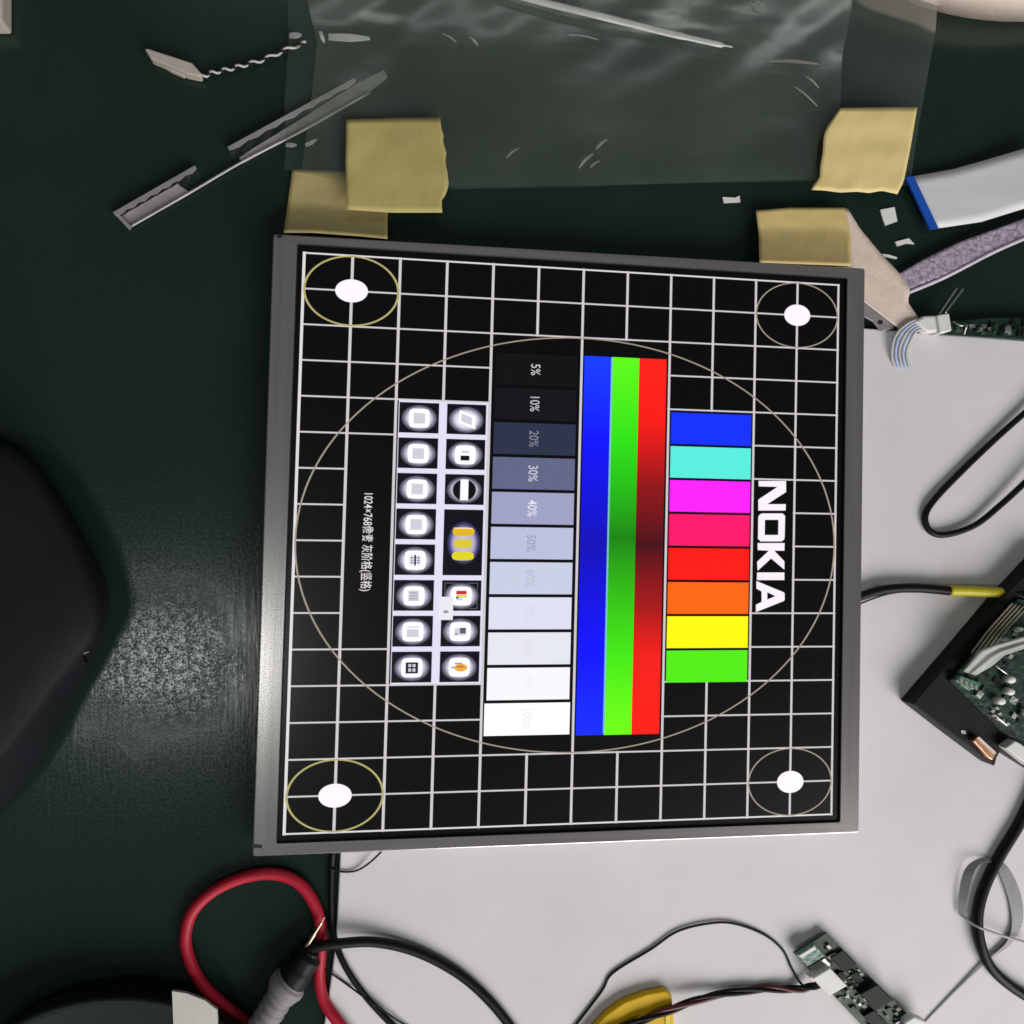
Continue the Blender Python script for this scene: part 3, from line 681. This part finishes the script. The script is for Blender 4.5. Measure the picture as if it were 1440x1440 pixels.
tin = thing('round_container', at(185, 1560), 'flat round dark grey container with a white label, cut by the bottom edge', 'container')
lathe_px('container_body', 188, 1541, [(212, 156, 0.0002), (220, 162, 0.002), (226, 167, 0.013), (225, 166, 0.0146), (220, 162, 0.0152), (212, 156, 0.0150), (208, 153, 0.0145), (60, 44, 0.0143), (5, 4, 0.0143)], M['dish'], tin, 96)
prism('label_sticker', [(242, 1394), (262, 1397), (288, 1407), (305, 1420), (310, 1500), (246, 1500)], 0.0140, 0.0155, M['paper'], tin)

cs = thing('hard_case', at(20, 880), 'matte black rounded shell case cut off by the left edge', 'case')
def closed(pts, n=5):
    P = [Vector((x, y, 0)) for x, y in pts]; out = []
    for i in range(len(P)):
        a, b, c_, d = P[i - 1], P[i], P[(i + 1) % len(P)], P[(i + 2) % len(P)]
        for k in range(n):
            s = k / n
            out.append(0.5 * ((2 * b) + (c_ - a) * s + (2 * a - 5 * b + 4 * c_ - d) * s * s + (3 * b - a - 3 * c_ + d) * s ** 3))
    return [(p.x, p.y) for p in out]
outer = closed([(-30, 612), (40, 640), (88, 700), (122, 760), (148, 812), (154, 850), (146, 890), (126, 940), (98, 990), (60, 1062), (0, 1140), (-120, 1220), (-260, 1100), (-300, 850), (-200, 640)])
inner = closed([(-30, 622), (28, 642), (66, 690), (100, 750), (126, 806), (138, 850), (136, 888), (116, 920), (82, 962), (40, 1020), (-20, 1090), (-120, 1160), (-250, 1060), (-290, 850), (-200, 650)])
vs = []; fs = []; n = len(outer)
cen = (-60, 870)
for kk, (src, z, s) in enumerate(((outer, 0.0003, 0.97), (outer, 0.006, 1.0), (outer, 0.014, 0.995), (inner, 0.021, 1.03), (inner, 0.0245, 1.0), (inner, 0.0265, 0.93), (inner, 0.0285, 0.7), (inner, 0.0295, 0.35), (inner, 0.0298, 0.06))):
    for x, y in src: vs.append(at(cen[0] + (x - cen[0]) * s, cen[1] + (y - cen[1]) * s, z))
for k in range(8):
    for i in range(n): fs.append((k * n + i, k * n + (i + 1) % n, (k + 1) * n + (i + 1) % n, (k + 1) * n + i))
fs += [tuple(range(n)), tuple(range(9 * n - 1, 8 * n - 1, -1))]
obj('shell', vs, fs, M['case'], cs, True)
prism('catch', [(86, 926), (116, 921), (120, 934), (88, 942)], 0.0200, 0.0236, M['black'], cs, bevel=0.0005)
prism('catch_pin', [(98, 919), (121, 917), (121, 919.5), (98, 921.5)], 0.0205, 0.0240, M['grey'], cs)

cb = thing('cream_box', at(-20, 0), 'sliver of a pale box showing at the top left corner', 'box')
prism('box_body', [(-60, -70), (2.6, -70), (2.6, 29), (-60, 29)], 0.0003, 0.010, M['cream'], cb, bevel=0.001)

# ------------------------------------------------------------------ things on the mat, upper right
ff = thing('flat_cable', at(1380, 270), 'white flat flexible cable with a bright blue end strip', 'flat cable')
zc = lambda u, v: 0.004 + 0.004 * u * u
patch('ribbon_body', [(1284, 248), (1340, 238), (1390, 224), (1470, 200)], [(1470, 200), (1470, 284)], [(1319, 321), (1380, 312), (1470, 284)], [(1284, 248), (1319, 321)], zc, M['ffc'], ff, 20, 6, 0.0003)
prism('blue_stiffener', [(1274, 249), (1285, 247.5), (1320, 321), (1308, 322)], 0.0032, 0.0044, M['blue'], ff)
li = thing('lilac_strip', at(1350, 365), 'wrinkled lilac plastic strip below the white flat cable', 'plastic strip')
patch('strip_body', [(1262, 386), (1300, 364), (1350, 340), (1400, 322), (1470, 296)], [(1470, 296), (1470, 322)], [(1276, 408), (1330, 386), (1400, 350), (1470, 320)], [(1262, 386), (1276, 408)],
      lambda u, v: 0.0035 + 0.0012 * u + 0.0003 * nz(u * 40, v * 8), M['lilac'], li, 60, 8, 0.0005)
tube('welted_edge', [(1278, 411, .0034), (1330, 389, .0037), (1400, 353, .0042), (1470, 323, .0046)], 0.0009, M['lilac_edge'], li, sides=8)
for nm, poly, lab in (('paper_scrap', [(1016, 277), (1034, 278), (1040, 275), (1041, 284), (1018, 285)], 'tiny white scrap on the mat between the two right tapes and the screen'),
                      ('paper_scrap', [(1238, 295), (1258, 291), (1262, 311), (1245, 317), (1241, 306)], 'square white scrap on the mat near the cream tape strip'),
                      ('paper_scrap', [(1259, 340), (1278, 335), (1286, 343), (1276, 342), (1262, 346)], 'thin bent white scrap above the lilac strip'),
                      ('paper_scrap', [(1241, 357), (1250, 358), (1262, 362), (1261, 364), (1248, 361), (1242, 360)], 'faintest sliver of white scrap beside the cream tape')):
    o = prism(nm, poly, 0.0002, 0.0009, M['white'], None); tag(o, lab, 'scrap')

pl = thing('wire_plug', at(1320, 455), 'white plug with pale blue wires and two bare metal pins', 'connector')
prism('housing', [(1318, 443), (1335, 440), (1339, 465), (1322, 469)], 0.0030, 0.0092, M['white'], pl, bevel=0.0006)
prism('latch', [(1286, 452), (1300, 444), (1319, 443), (1321, 466), (1304, 467)], 0.0030, 0.0080, M['white'], pl, bevel=0.0010)
for k in range(5):
    o = k * 5.2
    tube('wire', [(1296 + k * 1.5, 448 + k * 3.2, .0066), (1276 + o * .55, 455 + k * 2.8, .0068), (1259 + o, 472 + k * 2, .0060), (1254 + o, 496, .0042), (1257 + o, 513, .0027), (1262 + o, 526, .0012)], 0.0007, M['paleblue'] if k % 2 else M['whitewire'], pl, sides=7)
for a, b in (((1321, 442), (1346, 405)), ((1329, 440), (1355, 406))):
    tube('pin', [(a[0], a[1], .006), ((a[0] + b[0]) / 2, (a[1] + b[1]) / 2, .0062), (b[0], b[1], .0055)], 0.00045, M['solder'], pl, sides=6)

def board_parts(par, quad, z, n, seed, smin=2.5, smax=7, mats=('chip', 'solder', 'ceramic', 'white', 'tin')):
    rng = random.Random(seed)
    for _ in range(n):
        s, t_ = rng.uniform(.06, .94), rng.uniform(.08, .92)
        def bl(a, b): 
            return tuple((1 - a) * (1 - b) * quad[0][k] + a * (1 - b) * quad[1][k] + a * b * quad[2][k] + (1 - a) * b * quad[3][k] for k in (0, 1))
        L0 = math.dist(quad[0], quad[1]); L1 = math.dist(quad[1], quad[2])
        ds, dt = rng.uniform(smin, smax) / L0 / 2, rng.uniform(smin, smax) / L1 / 2
        h = rng.uniform(.0004, .0014)
        prism('component', [bl(s - ds, t_ - dt), bl(s + ds, t_ - dt), bl(s + ds, t_ + dt), bl(s - ds, t_ + dt)], z, z + h, M[rng.choice(mats)], par)

sb = thing('circuit_board', at(1400, 462), 'narrow dark circuit board strip along the top edge of the white sheet', 'circuit board')
prism('board', [(1322, 470), (1336, 452), (1400, 447), (1480, 448), (1480, 479), (1400, 475)], 0.0030, 0.0046, M['pcb2'], sb)
board_parts(sb, [(1336, 454), (1478, 450), (1478, 474), (1336, 468)], 0.0046, 34, 3, 3, 9, ('chip', 'chip', 'tin', 'solder', 'pcb'))
tube('jumper_wire', [(1340, 452, .006), (1352, 458, .008), (1364, 455, .0055)], .0004, M['solder'], sb, sides=6)
tube('jumper_wire', [(1356, 470, .006), (1360, 458, .0085), (1368, 456, .0055)], .0004, M['solder'], sb, sides=6)

# ------------------------------------------------------------------ cables and boards on the white sheet
ZS = Z_SHEET
def cab(name, pts, r, m, label, cat='cable', **k):
    return tag(tube(name, pts, r, m, None, **k), label, cat)
cab('black_cable', [(1480, 545, .006), (1445, 577, .0052), (1400, 617, .0046), (1350, 665, .0042), (1313, 704, .0044), (1301, 727, .0042), (1308, 747, .0042), (1330, 752, .0045), (1370, 739, .0050), (1406, 711, .0058), (1445, 675, .0068), (1490, 630, .008)],
    0.0014, M['cable'], 'thin black cable bent in a hairpin loop on the upper white sheet', sides=12)
yc = thing('sleeved_cable', at(1320, 832), 'black cable with a yellow sleeve running from the panel to the driver board', 'cable')
tube('jacket', [(1190, 846, .0052), (1212, 838, .0056), (1245, 829, .006), (1290, 827, .006), (1338, 831, .0062)], 0.0021, M['cable'], yc, sides=12)
tube('yellow_sleeve', [(1335, 830.5, .0062), (1370, 831.5, .007), (1411, 834, .0085)], 0.00235, M['yellow'], yc, sides=14)
tube('jacket', [(1409, 833, .0085), (1430, 835, .0105), (1470, 850, .014)], 0.0021, M['cable'], yc, sides=12)
tube('loose_wire', [(1200, 853, .0036), (1222, 844, .0040), (1246, 836, .0048), (1270, 832, .0056)], 0.0004, M['cable'], yc, sides=6)
cab('black_cable', [(1480, 1060, .0052), (1445, 1135, .0048), (1430, 1165, .0047), (1405, 1206, .0047), (1384, 1250, .0050), (1375, 1292, .0054), (1381, 1334, .0054), (1400, 1368, .0050), (1445, 1402, .0047), (1500, 1425, .0047)],
    0.0023, M['cable'], 'thick black cable curving down the right edge over a grey ribbon', sides=14)
rb = thing('grey_ribbon', at(1390, 1290, ZS), 'thin grey flat ribbon looped under the thick black cable', 'ribbon cable')
ribbon('ribbon_loop', [(1352, 1287, .0046, .0013, .6), (1354, 1262, .0055, .0018, .7), (1362, 1228, .0060, .0019, .8), (1376, 1212, .0050, .0012, .9), (1394, 1210, .0040, .0012, .6), (1412, 1226, .0034, .0030, .25), (1427, 1262, .0032, .0036, .15), (1430, 1298, .0032, .0032, .2), (1418, 1326, .0034, .0020, .4), (1392, 1348, .0036, .0009, .5), (1362, 1376, .0032, .0006, .3), (1318, 1420, .0030, .0004, .2), (1290, 1450, .0029, .0004, .2)],
       M['greyfilm'], rb, thick=0.0003)
tube('ribbon_tail', [(1352, 1287, .0046), (1366, 1298, .0062), (1382, 1306, .0080), (1410, 1316, .0066), (1445, 1326, .0048)], 0.0006, M['greyfilm'], rb, sides=8, flat=.5)

dv = thing('driver_board', at(1400, 960, ZS), 'driver board on a black tray with white cables at the right edge', 'circuit board')
tray = prism('tray', [(1283, 990), (1349, 913), (1411, 839), (1470, 776), (1640, 820), (1640, 1200), (1500, 1112), (1440, 1075), (1408, 1055), (1402, 1066), (1399, 1078), (1340, 1034)], ZS + .0002, 0.0120, M['black'], dv, bevel=0.0006)
bq = [(1336, 958), (1432, 842), (1560, 900), (1478, 1062)]
prism('board', [(1336, 958), (1432, 842), (1560, 880), (1560, 1100), (1410, 1030)], 0.0120, 0.0136, M['pcb2'], dv)
board_parts(dv, bq, 0.0136, 60, 11, 3, 10, ('chip', 'chip', 'chip', 'solder', 'pcb', 'pcb', 'tin'))
for k in range(5):
    tube('edge_wire', [(1366 + k * 5, 918 + k * 1.5, .0140), (1392 + k * 5, 884 + k * 1.5, .0150), (1424 + k * 5, 848 + k * 1.5, .0150)], .0004, M['ceramic'], dv, sides=6)
prism('plug', [(1344, 957), (1352, 950), (1379, 960), (1376, 968), (1362, 971)], 0.0136, 0.0166, M['clearplug'], dv, bevel=0.0005)
for k in range(4):
    prism('plug_contact', [(1350 + 7 * k, 954 + 3 * k), (1353 + 7 * k, 955 + 3 * k), (1354 + 7 * k, 964 + 2.4 * k), (1351 + 7 * k, 963 + 2.4 * k)], 0.0166, 0.0169, M['ceramic'], dv)
patch('flat_lead', [(1354, 944), (1378, 914), (1400, 906), (1470, 886)], [(1470, 886), (1470, 902)], [(1372, 950), (1396, 936), (1412, 922), (1470, 902)], [(1354, 944), (1372, 950)], lambda u, v: 0.0168 + 0.004 * math.sin(u * 2.6) + .0004 * math.sin(v * 12), M['lead'], dv, 20, 10, 0.0005)
tube('bare_lead', [(1400, 936, .0168), (1412, 945, .0172), (1420, 951, .0155)], .0005, M['solder'], dv, sides=6)
for x, y, r in ((1414, 954, 6.5), (1413, 971, 6), (1400, 984, 6.5), (1439, 1001, 7), (1427, 884, 4), (1408, 898, 3)):
    cz = lathe_px('capacitor', x, y, [(r * .95, r * .8, .0136), (r * .95, r * .8, .0172), (r * .8, r * .68, .0178), (1, 1, .0179)], M['white'], dv, 16)
for a in ((1396, 1000), (1402, 996), (1406, 1004), (1398, 1006), (1404, 1011), (1410, 1014), (1417, 1018)):
    prism('component', [(a[0] - 3, a[1]), (a[0] + 1, a[1] - 2.5), (a[0] + 4, a[1] + 1), (a[0], a[1] + 3)], .0136, .0148, M['tin'], dv)
tube('bare_lead', [(1398, 1004, .0148), (1406, 1012, .0150), (1416, 1020, .0142)], .0006, M['tin'], dv, sides=6)
prism('coil', [(1368, 1042), (1377, 1035), (1403, 1059), (1396, 1070), (1390, 1066)], 0.0120, 0.0150, M['copper'], dv, bevel=0.0006)
prism('coil_cap', [(1374, 1038), (1377, 1036), (1401, 1058), (1398, 1061)], 0.0150, 0.0158, M['tape3'], dv)
prism('white_socket', [(1414, 1052), (1428, 1042), (1436, 1046), (1462, 1068), (1450, 1080)], 0.0120, 0.0175, M['white'], dv, bevel=0.0005)
prism('silver_dot', [(1351, 1027), (1357, 1027), (1359, 1032), (1353, 1032)], 0.0119, 0.0124, M['tin'], dv)

# small inverter board, bottom right
pb = thing('circuit_board', at(1195, 1385, ZS), 'small crowded green circuit board with a white socket at the bottom right', 'circuit board')
q = [(1117, 1341), (1163, 1312), (1300, 1450), (1246, 1478)]
zb = 0.0062
prism('board', q, zb - .0014, zb, M['pcb'], pb)
prism('foot', [(1140, 1345), (1160, 1332), (1262, 1436), (1240, 1448)], ZS + .0001, zb - .0014, M['chip'], pb)
board_parts(pb, q, zb, 150, 5, 2.0, 6, ('pcb', 'alu', 'ceramic', 'chip', 'clearplug', 'pcb', 'chip', 'pcb2'))
def lb(a, b):
    return tuple((1 - a) * (1 - b) * q[0][k] + a * (1 - b) * q[1][k] + a * b * q[2][k] + (1 - a) * b * q[3][k] for k in (0, 1))
def pbox(name, a0, b0, a1, b1, h, m, bv=0.0003): return prism(name, [lb(a0, b0), lb(a1, b0), lb(a1, b1), lb(a0, b1)], zb, zb + h, m, pb, bevel=bv)
pbox('end_socket', 0.02, 0.02, 0.55, 0.14, .0022, M['clearplug']); pbox('socket_slot', 0.06, 0.035, 0.50, 0.06, .0025, M['white'], 0); pbox('end_pad', 0.03, .15, .5, .22, .0012, M['solder'])
pbox('white_socket', -0.10, 0.235, 0.42, 0.42, .0048, M['white'], .0005); pbox('socket_ear', -.14, .22, 0.12, .262, .0042, M['white'])
pbox('chip', 0.60, 0.17, 0.98, 0.32, .0016, M['chip']); pbox('chip', 0.66, 0.36, 0.84, 0.45, .0016, M['chip']); pbox('chip', .38, .30, .56, .37, .0014, M['chip'])
pbox('transformer', 0.50, 0.52, 1.0, 0.69, .0042, M['chip'], .0005); pbox('chip', 0.18, .68, .48, .86, .0022, M['chip']); pbox('chip', .6, .88, .9, .97, .0022, M['chip'])
prism('end_socket', [(1272, 1438), (1286, 1429), (1302, 1436), (1306, 1452), (1280, 1462)], zb, zb + .0045, M['white'], pb, bevel=.0008)

wb = thing('wire_bundle', at(1000, 1402, ZS), 'bundle of thin dark wires running left from the small board', 'wires')
path = [(1162, 1380, .0085), (1146, 1386, .0070), (1120, 1391, .0048), (1070, 1391, .0042), (1000, 1401, .0055), (940, 1421, .0084), (885, 1442, .0084), (840, 1462, .0082)]
for k, m_ in enumerate((M['cable'], M['darkred'], M['cable'])):
    C = catmull([at(*p) for p in path], 8); out = []
    for i, p in enumerate(C):
        a = i * 0.33 + k * 2.09; d = (C[min(i + 1, len(C) - 1)] - C[max(i - 1, 0)]).normalized(); s = Vector((-d.y, d.x, 0))
        out.append(p + s * (.0009 * math.cos(a)) + Vector((0, 0, .0007 * math.sin(a))))
    tube_w('wire', out, .0009, m_, wb, sides=8, n=2)
cab('thin_wire', [(1136, 1392, .0052), (1124, 1380, .0042), (1113, 1361, .0034), (1100, 1335, .0032), (1072, 1313, .0033), (1028, 1298, .0034), (988, 1300, .0034), (950, 1311, .0033), (915, 1335, .0032), (862, 1368, .0031), (846, 1394, .0031), (808, 1444, .0031), (790, 1470, .0034)],
    0.00052, M['cable'], 'hair-thin black wire arching over the white sheet from the small board', 'wire', sides=8)
yp = thing('yellow_cap', at(895, 1430, ZS), 'amber yellow plastic piece under the wire bundle at the bottom edge', 'plastic piece')
prism('cap_body', [(822, 1460), (852, 1427), (878, 1409), (908, 1398), (936, 1393), (945, 1400), (948, 1430), (948, 1500), (822, 1500)], ZS + .0002, .0066, M['yellow2'], yp, bevel=.0009, seg=3)
prism('cap_edge', [(936, 1430), (942, 1426), (943, 1490), (936, 1490)], .0065, .0071, M['yellow'], yp)

cab('red_cable', [(362, 1462, .0032), (343, 1436, .0030), (308, 1408, .0028), (280, 1378, .0026), (265, 1345, .0026), (261, 1315, .0026), (272, 1280, .0026), (305, 1250, .0026), (350, 1232, .0026), (392, 1230, .0026), (424, 1245, .0028), (444, 1276, .0030), (451, 1305, .0030), (451, 1340, .0028), (449, 1375, .0028), (456, 1408, .0034), (476, 1438, .0050), (500, 1470, .0052)],
    0.0023, M['red'], 'thick red cable looped on the green mat at the bottom', sides=16)
cab('black_cable', [(420, 1340, .0056), (445, 1332, .0074), (475, 1327, .0076), (530, 1325, .0060), (590, 1340, .0048), (650, 1373, .0044), (698, 1418, .0044), (740, 1475, .0044)],
    0.0020, M['cable'], 'thick black cable arching from the grey plug across the white sheet', sides=14)
cab('black_cable', [(470, 1190, .0042), (467, 1215, .0016), (466, 1270, .0016), (469, 1312, .0020), (484, 1356, .0040), (515, 1402, .0040), (556, 1446, .0040), (580, 1470, .0040)],
    0.0013, M['cable'], 'thinner black cable hanging down the left edge of the white sheet', sides=10)
cab('thin_wire', [(440, 1354, .0012), (463, 1367, .0036), (490, 1386, .0032), (520, 1408, .0054), (570, 1442, .0034), (600, 1460, .0034)], 0.0004, M['cable'], 'straight fine dark wire crossing the thinner black cable', 'wire', sides=6)
cab('thin_wire', [(462, 1221, .0034), (482, 1226, .0032), (502, 1224, .0034), (520, 1213, .0046), (536, 1198, .0060)], 0.0004, M['cable'], 'short fine dark wire curling out below the panel', 'wire', sides=6)

pg = thing('cable_plug', at(395, 1390), 'grey ribbed cable plug with a dark head and a bare metal pin', 'plug')
a, b = at(356, 1462, .0075), at(402, 1389, .0075)
P = []; rad = []
for i in range(41):
    s = i / 40; P.append(a.lerp(b, s)); rad.append((0.0056 + (0.0014 * max(0, (s - .8) / .2))) * (1.0 if (i // 3) % 2 else 0.93))
vs = []; fs = []; d = (b - a).normalized(); sd = d.cross(Vector((0, 0, 1))).normalized(); up = sd.cross(d)
for p, r in zip(P, rad):
    for j in range(20):
        th = 2 * math.pi * j / 20; vs.append(p + sd * (r * math.cos(th)) + up * (r * math.sin(th)))
for i in range(40):
    for j in range(20): fs.append((20 * i + j, 20 * i + (j + 1) % 20, 20 * i + 20 + (j + 1) % 20, 20 * i + 20 + j))
fs += [tuple(range(20)), tuple(range(41 * 20 - 1, 40 * 20 - 1, -1))]
obj('strain_relief', vs, fs, M['grey'], pg, True)
tube('collar', [(398, 1394, .0075), (405, 1384, .0075), (410, 1378, .0075)], .0070, M['grey'], pg, sides=20, radii=[.0068, .0074, .0062])
tube('head', [(402, 1389, .0070), (416, 1370, .0068), (430, 1350, .0064), (438, 1337, .0060)], .0062, M['black'], pg, sides=18, radii=[.0064, .0062, .0056, .0036])
tube('metal_pin', [(430, 1334, .0066), (438, 1320, .0072), (448, 1304, .0076), (457, 1289, .0080)], .0008, M['gold'], pg, sides=8, radii=[.0011, .0009, .0006, .0002])
